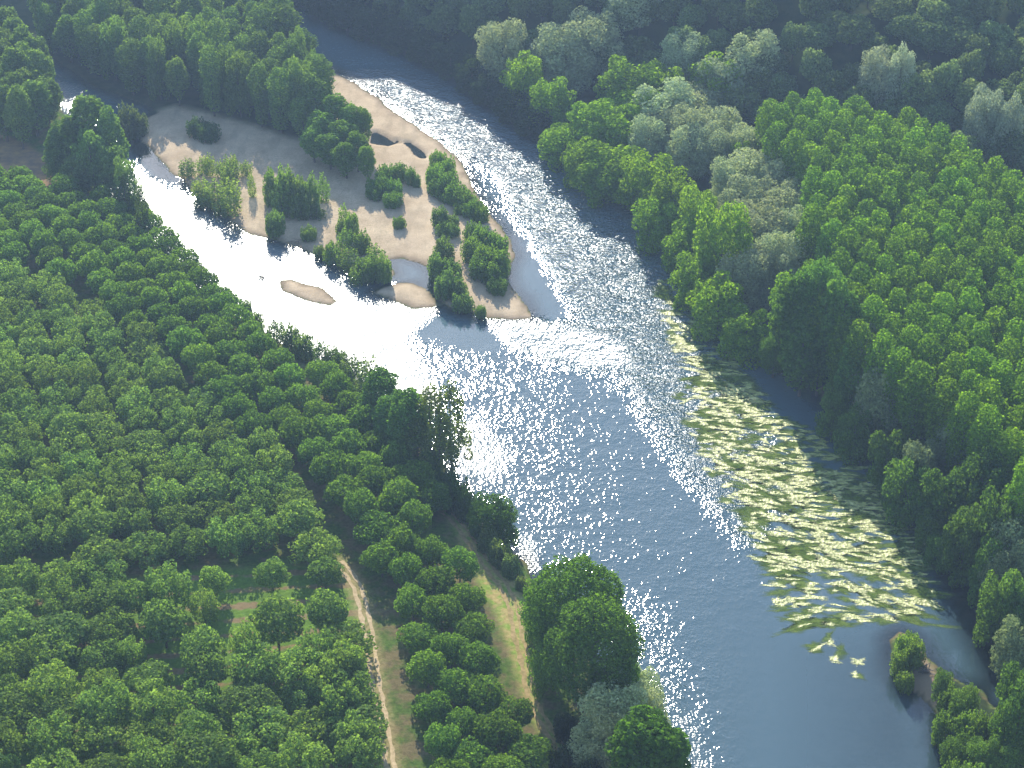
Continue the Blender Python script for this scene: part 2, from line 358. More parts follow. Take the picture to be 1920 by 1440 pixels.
me = mesh_from('river_water', np.column_stack([WP, np.zeros(len(WP))]), WQ[(wsd[WQ].max(1) > -4) | (np.where(wsi > 0, wsp, -9)[WQ].max(1) > -3)], water_m, False, {'chop': chop, 'riffle': RIFF, 'depth': depth})
ob_from('river_water', me, kind='structure')

# ------------------------------------------------------------------ tracks (ribbons just proud of the ground)
def ribbon(name, lines, mat, zoff=.05):
    V, F = [], []
    for pts, w in lines:
        c = Gs(pts, 2.5); t = np.r_[0, np.cumsum(np.hypot(*np.diff(c, axis=0).T))]
        tt = np.arange(0, t[-1], .7); X = np.interp(tt, t, c[:, 0]); Y = np.interp(tt, t, c[:, 1])
        k = np.ones(9) / 9; X = np.convolve(np.pad(X, 4, 'edge'), k, 'valid'); Y = np.convolve(np.pad(Y, 4, 'edge'), k, 'valid')
        dx, dy = np.gradient(X), np.gradient(Y); l = np.hypot(dx, dy); nx_, ny_ = -dy / l, dx / l
        b = len(V)
        for i in range(len(X)):
            wl = w * (.5 + .16 * math.sin(i * .9) + .12 * rnd.uniform(-1, 1)); wr = w * (.5 + .16 * math.sin(i * .63 + 2) + .12 * rnd.uniform(-1, 1))
            V += [(X[i] + nx_[i] * wl, Y[i] + ny_[i] * wl, 0), (X[i] - nx_[i] * wr, Y[i] - ny_[i] * wr, 0)]
            if i: F.append((b + 2 * i - 2, b + 2 * i - 1, b + 2 * i + 1, b + 2 * i))
    V = np.array(V); V[:, 2] = gz_many(V[:, :2])[0] + zoff
    ob_from(name, mesh_from(name, V, F, mat, True), kind='structure')
tm, nt = M('pale_track_dust'); tc = N(nt, 'ShaderNodeTexCoord')
d = N(nt, 'ShaderNodeBsdfDiffuse')
L(nt, ramp(nt, noise(nt, tc.outputs['Object'], 1.2, 5), [(.3, (.40, .30, .17)), (.7, (.64, .50, .31))]), d.inputs[0]); out(nt, d.outputs[0])
tm2, nt = M('worn_track_soil'); tc = N(nt, 'ShaderNodeTexCoord')
d = N(nt, 'ShaderNodeBsdfDiffuse')
L(nt, ramp(nt, noise(nt, tc.outputs['Object'], .9, 5), [(.35, (.25, .21, .08)), (.65, (.46, .33, .17))]), d.inputs[0]); out(nt, d.outputs[0])
TR = [(628,1052),(645,1068),(662,1090),(674,1115),(682,1150),(690,1190),(696,1230),(702,1270),(708,1310),(716,1345),(722,1385),(730,1430),(742,1500)]
ribbon('dirt_track', [([(x - 6, y) for x, y in TR], .8), ([(x + 8, y - 3) for x, y in TR], .75)], tm)
BT = [(818,950),(850,968),(880,1010),(912,1060),(948,1105),(965,1150),(968,1190),(982,1230),(990,1280),(1000,1330),(1030,1375),(1065,1430)]
ribbon('riverside_path', [([(x - 6, y) for x, y in BT], .9), ([(x + 9, y - 3) for x, y in BT], .8)], tm2)

# ------------------------------------------------------------------ plants
def leaves(lobes, n, size, seed, spread=.9, inner=.15, aspect=.75, upbias=.0):
    """leaf sprays over the surface of a union of ellipsoid lobes (cx,cy,cz,rx,ry,rz)"""
    r = np.random.default_rng(seed); Lb = np.array(lobes, float)
    ar = (Lb[:, 3] * Lb[:, 4] + Lb[:, 3] * Lb[:, 5] + Lb[:, 4] * Lb[:, 5]); ar /= ar.sum()
    m = int(n * 2.2); k = r.choice(len(Lb), m, p=ar)
    D = r.normal(size=(m, 3)); D /= np.linalg.norm(D, axis=1)[:, None]
    lump = np.zeros(m)
    for q in range(5):
        w = r.normal(size=3) * 3.2; lump += np.sin(D @ w + k * 1.7 + q)
    rad = 1 + .055 * lump - np.abs(r.normal(0, .12, m)) + np.where(r.random(m) < .12, r.uniform(0, .16, m), 0); ins = r.random(m) < inner
    rad = np.where(ins, r.uniform(.35, .85, m), rad)
    Pn = Lb[k, :3] + D * rad[:, None] * Lb[k, 3:]
    keep = np.ones(m, bool)
    for i, l in enumerate(Lb):
        q = np.linalg.norm((Pn - l[:3]) / l[3:], axis=1); keep &= ~((q < .74) & (k != i) & ~ins)
    Pn, D, k = Pn[keep][:n], D[keep][:n], k[keep][:n]; m = len(Pn)
    Nn = D / Lb[k, 3:]; Nn /= np.linalg.norm(Nn, axis=1)[:, None]
    Nn = Nn + r.normal(size=(m, 3)) * spread + np.array([0, 0, upbias]); Nn /= np.linalg.norm(Nn, axis=1)[:, None]
    T = np.cross(Nn, r.normal(size=(m, 3))); T /= np.linalg.norm(T, axis=1)[:, None]; B = np.cross(Nn, T)
    s = size * r.uniform(.55, 1.3, m)[:, None]
    V = np.stack([Pn - T * s, Pn - B * s * aspect, Pn + T * s, Pn + B * s * aspect + Nn * s * .3], 1).reshape(-1, 3)
    return V, np.arange(4 * m).reshape(-1, 4)

def tube(pts, rad, k=6):
    V, F = [], []
    for i, p in enumerate(pts):
        for j in range(k):
            a = 2 * math.pi * j / k; V.append((p[0] + rad[i] * math.cos(a), p[1] + rad[i] * math.sin(a), p[2]))
        if i:
            b = (i - 1) * k
            for j in range(k): F.append((b + j, b + (j + 1) % k, b + k + (j + 1) % k, b + k + j))
    return V, F
def trunk_mesh(name, h, r, seed, limbs=5, top=.8, lean=.3, first=.3):
    rr = random.Random(seed); V, F = [], []
    def add(p, ra, k):
        v, f = tube(p, ra, k); b = len(V); V.extend(v); F.extend([tuple(i + b for i in q) for q in f])
    lx, ly = rr.uniform(-lean, lean), rr.uniform(-lean, lean)
    pts = [(lx * t * t + rr.uniform(-.08, .08) * (t > 0), ly * t * t, h * top * t - (.4 if t == 0 else 0)) for t in (0, .12, .35, .6, .8, 1)]
    add(pts, [r * 1.35, r, r * .85, r * .6, r * .35, r * .12], 7)
    for i in range(limbs):
        t = rr.uniform(first, .85); z = h * top * t; a = rr.uniform(0, 6.28); ln = h * rr.uniform(.18, .34) * (1.2 - t)
        p = [(lx * t * t, ly * t * t, z)]
        for q in (.5, 1): p.append((p[0][0] + math.cos(a) * ln * q, p[0][1] + math.sin(a) * ln * q, z + ln * (.5 * q + .35 * q * q)))
        add(p, [r * .45, r * .3, r * .08], 5)
    return mesh_from(name, V, F, bark, True)

def round_lobes(seed, w, h0, h1, n=14, k=.42, flat=1.0):
    rr = random.Random(seed); cz = (h0 + h1) / 2; rz = (h1 - h0) / 2; rx = w / 2
    Lb = [(0, 0, cz, rx * .78, rx * .78, rz * .82)]
    for i in range(n):
        u = -.35 + 1.3 * (i + .5) / n; u = min(u, .98); a = i * 2.399 + rr.uniform(-.5, .5); c = math.sqrt(max(0, 1 - u * u))
        s = rx * k * rr.uniform(.65, 1.2)
        Lb.append((rx * .72 * c * math.cos(a), rx * .72 * c * math.sin(a), cz + rz * .74 * u * rr.uniform(.85, 1.1), s, s, s * flat * min(1.3, max(.7, rz / rx))))
    return Lb
def column_lobes(seed, w, h0, h1, n=10):
    rr = random.Random(seed); Lb = []
    for i in range(n):
        t = i / (n - 1); z = h0 + (h1 - h0) * (t * .93 + .03)
        prof = .62 + .38 * min(1, t / .6) if t < .72 else math.sqrt(max(.1, 1 - ((t - .72) / .34) ** 2))
        s = w / 2 * max(.35, prof) * rr.uniform(.92, 1.05); a = rr.uniform(0, 6.28); o = w * .06
        Lb.append((o * math.cos(a), o * math.sin(a), z, s, s, min((h1 - h0) / n * 1.15 + s * .25, s * (1.6 if t < .8 else .85))))
    return Lb
def puff_lobes(seed, w, h0, h1, n=22, k=.2):
    rr = random.Random(seed); H = h1 - h0; Lb = [(0, 0, h0 + H * .45, w * .3, w * .3, H * .42)]
    for i in range(n):
        u = .08 + .84 * (i + .5) / n; pr = math.sqrt(max(.03, 1 - ((u - .42) / .62) ** 2)); a = i * 2.399 + rr.uniform(-.5, .5); s = w * k * rr.uniform(.75, 1.2)
        q = (w / 2 - s * .75) * pr * rr.uniform(.75, 1.05)
        Lb.append((q * math.cos(a), q * math.sin(a), h0 + H * u * rr.uniform(.93, 1.03), s, s, s * rr.uniform(.8, 1.15)))
    return Lb
def fan_lobes(seed, w, h, n=18):
    rr = random.Random(seed); Lb = [(0, 0, h * .3, w * .33, w * .33, h * .34)]
    for i in range(n):
        a = i * 2.399; q = math.sqrt((i + .5) / n) * w * .4; hh = h * rr.uniform(.62, 1.0) * (1 - .3 * (q / (w * .5)) ** 2)
        Lb.append((q * math.cos(a), q * math.sin(a), hh * .5, w * rr.uniform(.08, .14), w * rr.uniform(.08, .14), hh * .52))
    return Lb
def broad_lobes(seed, w, h0, h1, n=20, k=.3):
    rr = random.Random(seed); Lb = [(0, 0, h0 + (h1 - h0) * .45, w * .3, w * .3, (h1 - h0) * .4)]
    for i in range(n):
        t = (i + .5) / n; a = i * 2.399 + rr.uniform(-.6, .6)
        rr_ = w / 2 * (1 - .8 * t ** 2.2) * rr.uniform(.45, .8); s = w * k * .5 * rr.uniform(.7, 1.3)
        Lb.append((rr_ * math.cos(a), rr_ * math.sin(a), h0 + (h1 - h0) * (.08 + .82 * t), s, s, s * rr.uniform(.75, 1.15)))
    return Lb

ARCH = {}
def arche(kind, count, lobef, n, size, mat, trunk, **kw):
    """unit-size plants: crown about 1 wide x 1 high is NOT assumed; native width w and height h are kept with each"""
    res = []
    for i in range(count):
        lobes, w, h = lobef(i)
        V, F = leaves(lobes, n, size, hash_(kind, i), **kw)
        cm = mesh_from(kind + '_crown', V, F, mat)
        tmesh = trunk(i, h) if trunk else None
        res.append((cm, tmesh, w, h))
    ARCH[kind] = res
def hash_(k, i): return sum(ord(c) * (j + 3) for j, c in enumerate(k)) * 13 + i * 101
T_ = lambda r, limbs=5, top=.8, first=.3: (lambda i, h: trunk_mesh('trunk', h, r, i * 7 + int(r * 100), limbs, top, .3, first))
arche('walnut', 8, lambda i: (round_lobes(40 + i, 8.4, 1.3, 8.6, 15), 8.4, 8.6), 3000, .29, LEAF, T_(.2, 5, .75))
arche('walnut_open', 8, lambda i: (puff_lobes(80 + i, 9.4, 1.3, 7.8, 26, .13), 9.4, 7.8), 3000, .26, LEAF, T_(.2, 7, .8, .2), spread=1.0, inner=.1)
arche('poplar', 8, lambda i: (column_lobes(10 + i, 7, 4, 26, 10), 7.0, 26), 4600, .33, LEAF, T_(.28, 6, .9), upbias=.3)
arche('big_poplar', 3, lambda i: (round_lobes(310 + i, 17, 2.5, 29, 34, .33), 17, 29), 20000, .27, LEAF, T_(.6, 10, .85))
arche('grove', 7, lambda i: (round_lobes(110 + i, 8.5, .8, 22, 26, .34), 8.5, 22), 5400, .34, LEAF, T_(.28, 8, .88), spread=.9)
arche('maple', 5, lambda i: (puff_lobes(150 + i, 13, .6, 15, 22, .16), 13, 15), 6500, .33, LEAF, T_(.3, 8, .8, .2), upbias=.3)
arche('willow', 5, lambda i: (puff_lobes(190 + i, 13, .8, 15, 26, .17), 13, 15), 11500, .27, LEAF_SILVER, T_(.35, 8, .8, .2), spread=.7, inner=.25)
arche('oak', 7, lambda i: (round_lobes(230 + i, 9.5, 1.2, 11, 20, .34), 9.5, 11), 3000, .36, LEAF_OAK, T_(.28, 6, .8))
arche('airy', 3, lambda i: (broad_lobes(260 + i, 9, 3, 20, 30, .24), 9, 20), 2600, .26, LEAF, T_(.24, 14, .95, .2), spread=1.2, inner=.05)
arche('shrub', 5, lambda i: (fan_lobes(280 + i, 5, 4), 5, 4), 2600, .18, LEAF, T_(.08, 4, .7, .05), upbias=.2)
arche('thin_shrub', 4, lambda i: (fan_lobes(350 + i, 4, 7, 12), 4, 7), 1100, .2, LEAF, T_(.07, 8, .9, .05), spread=1.1)

ONES = 'zeroth first second third fourth fifth sixth seventh eighth ninth tenth eleventh twelfth thirteenth fourteenth fifteenth sixteenth seventeenth eighteenth nineteenth'.split()
TENS = {2: ('twentieth', 'twenty'), 3: ('thirtieth', 'thirty'), 4: ('fortieth', 'forty'), 5: ('fiftieth', 'fifty'), 6: ('sixtieth', 'sixty'), 7: ('seventieth', 'seventy'), 8: ('eightieth', 'eighty')}
def nth(i):
    if i < 20: return ONES[i]
    t, o = divmod(i, 10); return TENS[t][0] if o == 0 else TENS[t][1] + '-' + ONES[o]

def thing(name, cat, kind, X, Y, w, h, color, label, group, seed=None, zoff=0, depth=None):
    r = random.Random(seed if seed is not None else int(X * 131 + Y * 17))
    arr = ARCH[kind]; cm, tmsh, w0, h0 = arr[r.randrange(len(arr))]
    root = bpy.data.objects.new(name, None); COL.objects.link(root)
    root.location = (X, Y, gz(X, Y) + zoff); root.rotation_euler = (r.uniform(-.04, .04), r.uniform(-.04, .04), r.uniform(0, 6.28))
    root.scale = (w / w0 * r.uniform(.93, 1.08), w / w0 * r.uniform(.93, 1.08), h / h0)
    root['label'] = label; root['category'] = cat
    if group: root['group'] = group
    root.empty_display_size = .5
    for nm, me in (('trunk', tmsh), ('crown', cm)):
        o = bpy.data.objects.new(nm, me); COL.objects.link(o); o.parent = root
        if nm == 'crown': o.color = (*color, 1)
    return root

def tint(c, r, v=.12, hue=.06):
    k = 1 + r.uniform(-v, v); q = r.uniform(-hue, hue)
    return (max(c[0] * k * (1 + q), .001), c[1] * k, max(c[2] * k * (1 - q), .001))

def inside(pt, polyW): return sdf(np.array([pt]), polyW)[0] > 0

def lattice(poly_px, z, a, b, jitter, origin=(0, 0), seed=1):
    """world lattice a, b clipped to a photo-pixel polygon (at height z); returns (X, Y, row)"""
    pw = Gs(poly_px, z); r = random.Random(seed); c = pw.mean(0)
    pts, ij = [], []
    for i in range(-60, 61):
        for j in range(-60, 61):
            pts.append((c[0] + origin[0] + i * a[0] + j * b[0], c[1] + origin[1] + i * a[1] + j * b[1])); ij.append((i, j))
    pts = np.array(pts); k = sdf(pts, pw) > 0
    return [(p[0] + r.uniform(-jitter, jitter), p[1] + r.uniform(-jitter, jitter), q[1]) for p, q, ok in zip(pts, ij, k) if ok]

def poisson(poly_px, z, dmin, seed, tries=4000, avoid=()):
    pw = Gs(poly_px, z) if poly_px is not None else None; r = random.Random(seed); lo, hi = pw.min(0), pw.max(0); res = []
    cand = np.array([(r.uniform(lo[0], hi[0]), r.uniform(lo[1], hi[1])) for _ in range(tries)]); cand = cand[sdf(cand, pw) > 0]
    for c in cand:
        if all((c[0] - q[0]) ** 2 + (c[1] - q[1]) ** 2 > dmin * dmin for q in res) and all((c[0] - q[0]) ** 2 + (c[1] - q[1]) ** 2 > q[2] ** 2 for q in avoid): res.append(tuple(c))
    return res

def row_bins(pts, step):
    """assign pseudo rows by Y (far = high Y) with the given depth"""
    y0 = min(p[1] for p in pts); return [(p[0], p[1], int((p[1] - y0) // step)) for p in pts]

def plant_rows(pts, fmt, name, cat, kindf, sizef, colf, group, far_first, high_x_first, seed, visible_only=True):
    """pts (X, Y, row); label fmt has {i} place in the row and {r} row"""
    r = random.Random(seed); keep = []
    for X, Y, q in pts:
        w, h = sizef(r, X, Y); z = gz(X, Y)
        x1, y1 = px_of(X, Y, z + h); x0, y0 = px_of(X, Y, z); s = ppm(X, Y) * w / 2
        if visible_only and (x0 + s < -5 or x0 - s > 1925 or y1 > 1440 or y0 < -5): continue
        keep.append((X, Y, q, w, h))
    rows = sorted({k[2] for k in keep}, reverse=far_first)
    for ri, q in enumerate(rows):
        row = sorted([k for k in keep if k[2] == q], key=lambda k: -k[0] if high_x_first else k[0])
        for i, (X, Y, _, w, h) in enumerate(row):
            kd = kindf(r, X, Y)
            c, word = colf(r, X, Y)
            thing(name, cat, kd, X, Y, w, h, c, fmt.format(i=nth(i + 1), r=nth(ri + 1), c=word), group, seed=seed * 1000 + ri * 60 + i)
    return len(keep)

def shade_word(base, seed_r, words=('dark', 'mid', 'pale'), v=.18, hue=.07):
    u = seed_r.random(); q = -1 if u < .3 else (1 if u > .72 else 0)
    k = 1 + v * q + seed_r.uniform(-.05, .05); hq = seed_r.uniform(-hue, hue)
    return (base[0] * k * (1 + hq), base[1] * k, base[2] * k * (1 - hq)), words[q + 1]

# --- walnut orchard, four plots
WALNUT = (.145, .245, .055); WOPEN = (.19, .285, .095)
BELT = [(-60,345),(40,352),(140,400),(250,385),(305,440),(350,500),(405,560),(450,620),(520,675),(590,715),(650,760),(700,815),(750,880),(790,945),(832,990),(850,1040),(640,1045),(610,985),(570,900),
        (482,842),(408,792),(338,718),(250,640),(150,560),(-60,500)]
INNER = [(-60,520),(150,578),(262,650),(350,728),(418,795),(488,842),(575,905),(612,975),(632,1035),(590,1062),(420,1050),(230,1070),(-60,1075)]
LOWER = [(-60,1095),(235,1100),(240,1090),(430,1085),(440,1100),(470,1145),(560,1140),(600,1075),(606,1092),(624,1120),(640,1180),(650,1250),(662,1320),(676,1400),(690,1520),(-60,1560)]
SIDE = [(712,1080),(716,1040),(852,1050),(866,1100),(888,1150),(902,1200),(920,1260),(945,1320),(985,1380),(1030,1450),(1060,1540),(786,1540),(770,1440),(757,1340),(744,1250),(734,1180),(720,1120)]
def rot(l, deg): return (l * math.cos(math.radians(deg)), l * math.sin(math.radians(deg)))
belt = lattice(BELT, 2.5, rot(7.5, 22), rot(8.1, -62), .35, seed=3)
inner = lattice(INNER, 2.5, rot(7.9, 14), rot(7.9, -70), .9, seed=4)
lower = lattice(LOWER, 2.5, rot(8.6, 5), rot(8.2, -80), 1.2, seed=5)
_hole = Gs([(225,1080),(640,1075),(655,1235),(560,1262),(420,1262),(225,1245)], 2.5)
lower = [q for q in lower if not inside(q[:2], _hole)]
side = lattice(SIDE, 2.5, rot(6.9, -35), rot(7.4, 56), .45, seed=6)
cnt = {}
cnt['belt'] = plant_rows(belt, '{c} green round walnut tree, {i} from the river in the {r} riverside orchard row', 'walnut_tree', 'tree', lambda r, X, Y: 'walnut',
    lambda r, X, Y: (7.7 * r.uniform(.88, 1.1), 8.2 * r.uniform(.88, 1.15)), lambda r, X, Y: shade_word(WALNUT, r), 'walnut trees in the riverside orchard', True, True, 21)
cnt['inner'] = plant_rows(inner, '{c} green spreading walnut tree, {i} from the river in the {r} inner orchard row', 'walnut_tree', 'tree', lambda r, X, Y: 'walnut_open' if r.random() < .8 else 'walnut',
    lambda r, X, Y: (9.2 * r.uniform(.85, 1.12), 7.2 * r.uniform(.85, 1.15)), lambda r, X, Y: shade_word(WOPEN, r, v=.16), 'walnut trees in the inner orchard', True, True, 22)
cnt['lower'] = plant_rows(lower, '{c} green bushy walnut tree, {i} from the pale track in the {r} ploughed row', 'walnut_tree', 'tree', lambda r, X, Y: 'walnut_open' if r.random() < .6 else 'walnut',
    lambda r, X, Y: (9.9 * r.uniform(.8, 1.15), 7.8 * r.uniform(.75, 1.15)), lambda r, X, Y: shade_word(WOPEN, r, v=.18), 'walnut trees over the ploughed strips', True, True, 23)
cnt['side'] = plant_rows(side, '{c} green compact walnut tree, {i} from the river in the {r} row beside the track', 'walnut_tree', 'tree', lambda r, X, Y: 'walnut',
    lambda r, X, Y: (7.2 * r.uniform(.85, 1.12), 6.8 * r.uniform(.85, 1.15)), lambda r, X, Y: shade_word(WALNUT, r), 'walnut trees between the track and the bank', True, True, 24)

# --- poplar plantation (tops traced, so the outline is taken at crown height)
PLANT = [(1440,190),(1480,165),(1600,180),(1700,205),(1780,240),(1850,290),(1980,345),(1980,930),(1900,860),(1840,790),(1765,735),(1700,690),(1640,640),(1560,560),(1470,545),(1455,500),(1560,470),(1530,420),(1515,350),(1510,290),(1445,235)]
POP = (.175, .30, .03)
def plant_poly_to_ground(poly, h): return poly
pl = lattice(PLANT, 27.0, rot(7.2, 24), rot(7.4, -64), .22, seed=8)
cnt['poplar'] = plant_rows(pl, '{c} green poplar, {i} from the river in the {r} row of the poplar plantation', 'poplar_tree', 'tree', lambda r, X, Y: 'poplar',
    lambda r, X, Y: (6.9 * r.uniform(.92, 1.08), 25.0 * r.uniform(.95, 1.04)), lambda r, X, Y: shade_word(POP, r, v=.12), 'poplars in the plantation', True, False, 25)

# --- oaks on the far hillside
HILLT = [(300,-60),(560,-10),(640,15),(760,62),(860,100),(1000,118),(1200,165),(1450,262),(1700,330),(1950,425),(2020,450)]
OAK = (.18, .25, .10)
hp = np.vstack([Gs(HILLT, 3.0)[:, :], [[200, 760], [-60, 830]]])
r_ = random.Random(5); cand = []
lo, hi = hp.min(0), hp.max(0)
C_ = np.array([(r_.uniform(-110, 215), r_.uniform(400, 800)) for _ in range(9000)])
tz = terrain(C_); okm = (tz[5] > 1.5)
for c, z, ok in zip(C_, tz[0], okm):
    if not ok: continue
    x1, y1 = px_of(c[0], c[1], z + 10); x0, y0 = px_of(c[0], c[1], z)
    if x1 < 380 or x1 > 1950 or y0 < 0 or y1 > 500: continue
    if all((c[0] - q[0]) ** 2 + (c[1] - q[1]) ** 2 > 6.5 ** 2 for q in cand): cand.append((c[0], c[1], y0))
rows_h = [(X, Y, int((900 - y0 + (px_of(X, Y, 30)[0] - 600) * .30) // 38)) for X, Y, y0 in cand]
cnt['oak'] = plant_rows(rows_h, '{c} oak, {i} from the river bend in the {r} row up the shaded hillside', 'oak_tree', 'tree', lambda r, X, Y: 'oak',
    lambda r, X, Y: (10.4 * r.uniform(.8, 1.25), 10.5 * r.uniform(.85, 1.35)), lambda r, X, Y: shade_word(OAK, r, ('dark green', 'dull green', 'greyish green')), 'oaks on the shaded hillside', False, False, 26)

# --- hand traced trees and shrubs: (x, y of top, y of base, width) in photo pixels
def traced(lst, name, cat, kind, base, look, where, group, going='downstream', z=2.5, hmax=None, v=.16):
    items = []
    for x, yt, yb, w in lst:
        if kind == 'willow': w *= 1.4; yb = yt + .85 * (yb - yt)
        if kind == 'maple' and 'maple' in name: w *= 1.2; yt += .15 * (yb - yt)
        X, Y = G(x, yb, z); items.append((X, Y, max(.8, height_for(X, Y, yt) - z), w / ppm(X, Y, z)))
    items.sort(key=lambda t: -t[1]); r = random.Random(len(lst) * 7 + len(look))
    for i, (X, Y, h, w) in enumerate(items):
        lab = f'{look}, {nth(i + 1)} going {going} {where}' if len(items) > 1 else f'{look} {where}'
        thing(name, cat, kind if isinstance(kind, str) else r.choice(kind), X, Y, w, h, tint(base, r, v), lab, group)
    cnt[where] = len(items)

SILVER = (.42, .48, .29); MAPLE = (.21, .33, .03); BANKG = (.07, .13, .035); SHRUB = (.12, .18, .045)
traced([(945,42,180,68),(1058,48,195,95),(1108,40,190,95),(1192,38,165,90),(1275,105,215,62),(1240,160,290,95),(1308,165,270,80),(1350,140,250,75),(1405,132,245,80),(1335,215,330,90),
    (1215,222,330,55),(1290,240,350,60),(1335,245,360,60),(1378,238,350,62),(1418,245,345,45),(1472,256,370,78),(1418,292,420,100),(1462,335,450,80),(1385,345,470,75),(1412,385,520,110),(1395,455,590,85),(1365,300,430,60),(1440,300,415,80),(1485,350,465,80),(1440,400,520,84),(1300,200,325,76),(1250,195,305,76),(1462,440,580,76),(1480,395,520,60)],
    'willow_tree', 'tree', 'willow', SILVER, 'silver grey willow', 'among the wooded far bank', 'silver willows on the far bank')
traced([(1638,163,300,60),(1672,170,310,45),(1830,220,375,62),(1866,232,390,50)], 'willow_tree', 'tree', 'willow', (.42, .46, .32), 'pale grey willow', 'at the foot of the hill beyond the poplars', 'pale willows behind the plantation')
traced([(1628,615,800,80),(1655,685,850,85),(1795,782,930,90),(1842,775,915,60),(1720,810,960,70),(1900,935,1120,90),(1908,1148,1290,80),(1880,1000,1150,70)], 'willow_tree', 'tree', 'willow', (.26, .32, .16), 'grey green willow', 'below the poplar plantation', 'willows below the plantation')
traced([(985,80,200,75),(1035,125,235,70),(1175,88,230,110),(1230,105,235,100),(1342,120,230,90),(1150,180,290,110),(1195,160,270,110),(1090,225,330,70),(1145,235,350,120),(1060,205,290,90),(1215,255,390,95),(1255,285,430,80),(1110,170,270,90),
    (1140,262,360,90),(1235,330,450,80),(1280,380,500,80),(1310,320,480,80),(1345,330,540,95),(1300,430,550,80),(1345,470,610,90),(1400,540,650,90),(1385,250,350,40),(1330,205,300,40)],
    'maple_tree', 'tree', 'maple', MAPLE, 'bright green bushy maple', 'along the wooded far bank', 'bright maples on the far bank')
traced([(1488,475,700,95),(1530,462,705,110),(1560,500,730,90),(1500,560,725,85),(1450,600,690,60),(1600,600,780,75)], 'riverside_poplar', 'tree', ['big_poplar', 'grove'], (.12, .23, .045), 'tall dense poplar', 'at the water in front of the plantation', 'tall poplars on the far bank')
traced([(1560,700,800,70),(1600,740,840,80),(1660,780,900,80),(1700,830,960,90),(1760,850,1000,100),(1830,850,1010,110),(1880,790,940,90),(1800,920,1070,90),(1850,900,1080,100),(1870,1050,1190,90),(1900,1060,1200,80),
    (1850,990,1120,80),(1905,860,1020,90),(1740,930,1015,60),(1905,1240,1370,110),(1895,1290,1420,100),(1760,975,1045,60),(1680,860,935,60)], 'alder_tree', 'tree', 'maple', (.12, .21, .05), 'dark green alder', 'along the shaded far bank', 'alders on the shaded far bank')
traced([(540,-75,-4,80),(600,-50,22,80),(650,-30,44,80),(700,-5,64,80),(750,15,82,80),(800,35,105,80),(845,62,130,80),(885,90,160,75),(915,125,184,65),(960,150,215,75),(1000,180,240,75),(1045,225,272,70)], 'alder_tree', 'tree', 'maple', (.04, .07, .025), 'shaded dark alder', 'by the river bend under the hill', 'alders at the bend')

# grove on the island and the trees of the near channel
GROVE = [(60,60),(300,-60),(440,20),(500,75),(548,120),(580,160),(602,215),(612,262),(560,266),(480,240),(410,222),(330,196),(240,176),(150,138)]
gp = row_bins(poisson(GROVE, .7, 6.3, 5), 9)
cnt['grove'] = plant_rows(gp, '{c} green tall poplar, {i} from the main river in the {r} island grove row', 'grove_tree', 'tree', lambda r, X, Y: r.choice(['grove', 'poplar', 'poplar', 'maple']),
    lambda r, X, Y: (7.9 * r.uniform(.75, 1.25), 19.5 * r.uniform(.85, 1.15)), lambda r, X, Y: shade_word((.17, .26, .07), r, v=.14), 'poplars in the island grove', True, True, 27)
traced([(598,140,240,60),(570,175,262,55),(632,168,272,60),(660,190,285,50),(605,205,292,60),(640,222,305,60),(684,192,285,38),(672,245,322,50),(690,268,340,36),(620,245,318,60),(590,232,305,50),(650,262,335,46)],
    'young_poplar', 'tree', 'grove', (.18, .29, .06), 'bright young poplar', 'at the grove edge on the sandbar', 'young poplars on the sandbar', z=.7)
LBANK = [(-60,60),(10,110),(60,150),(90,190),(105,250),(60,300),(0,270),(-60,230)]
lp = row_bins(poisson(LBANK, 2, 6.5, 6), 9)
cnt['lbank'] = plant_rows(lp, '{c} green tall tree, {i} from the channel in the {r} row by the field', 'channel_tree', 'tree', lambda r, X, Y: 'grove',
    lambda r, X, Y: (9.5 * r.uniform(.85, 1.15), 20 * r.uniform(.85, 1.12)), lambda r, X, Y: shade_word((.17, .25, .08), r, v=.14), 'tall trees by the side channel', True, True, 28)
traced([(182,155,330,80),(150,205,335,65),(215,185,345,60),(120,235,335,60),(180,240,365,70),(215,250,375,50),(110,280,345,50),(240,285,405,50),(150,290,370,60)], 'channel_tree', 'tree', ['grove', 'maple'], (.16, .26, .08), 'leafy green tree', 'between the bright channel and the field', 'trees on the channel point', z=1.5)
traced([(245,185,255,50),(262,200,252,40)], 'willow_shrub', 'shrub', 'shrub', (.12, .16, .06), 'pale leaning willow shrub', 'over the brown side channel', 'leaning willows', z=.5)
traced([(238,318,420,38),(275,342,450,42)], 'slender_tree', 'tree', 'airy', (.07, .11, .03), 'slender open tree against the dazzling water', 'by the side channel', 'slender trees at the channel', z=1.5)

# bank scrub of the orchard side
traced([(395,505,545,38),(430,530,575,34),(463,545,590,26),(480,575,620,36),(515,590,640,46),(545,595,650,40),(570,612,668,46),(600,625,680,46),(630,638,690,50),(655,655,708,50),(690,660,740,55),(640,680,725,60),(672,705,755,55)],
    'bank_shrub', 'shrub', ['shrub', 'thin_shrub'], (.15, .22, .09), 'grey green bank shrub', 'between orchard and dazzling water', 'shrubs on the orchard bank')
traced([(718,685,810,70),(742,730,850,80),(770,720,870,80),(700,740,815,60)], 'bank_tree', 'tree', 'grove', (.13, .23, .06), 'full green bank tree', 'beside the midstream narrows', 'bank trees by the narrows', z=2)
traced([(808,705,880,80),(846,690,882,86),(822,760,900,84),(785,780,890,70)], 'slender_tree', 'tree', 'airy', (.15, .20, .07), 'open crowned slender tree', 'leaning over the blue river', 'open trees over the river', z=2)
traced([(800,840,910,60),(830,865,930,60),(855,880,950,60),(875,905,965,46),(770,850,900,60)], 'bank_shrub', 'shrub', 'shrub', (.09, .16, .045), 'dark rounded bank shrub', 'below the open trees', 'dark shrubs on the bank')
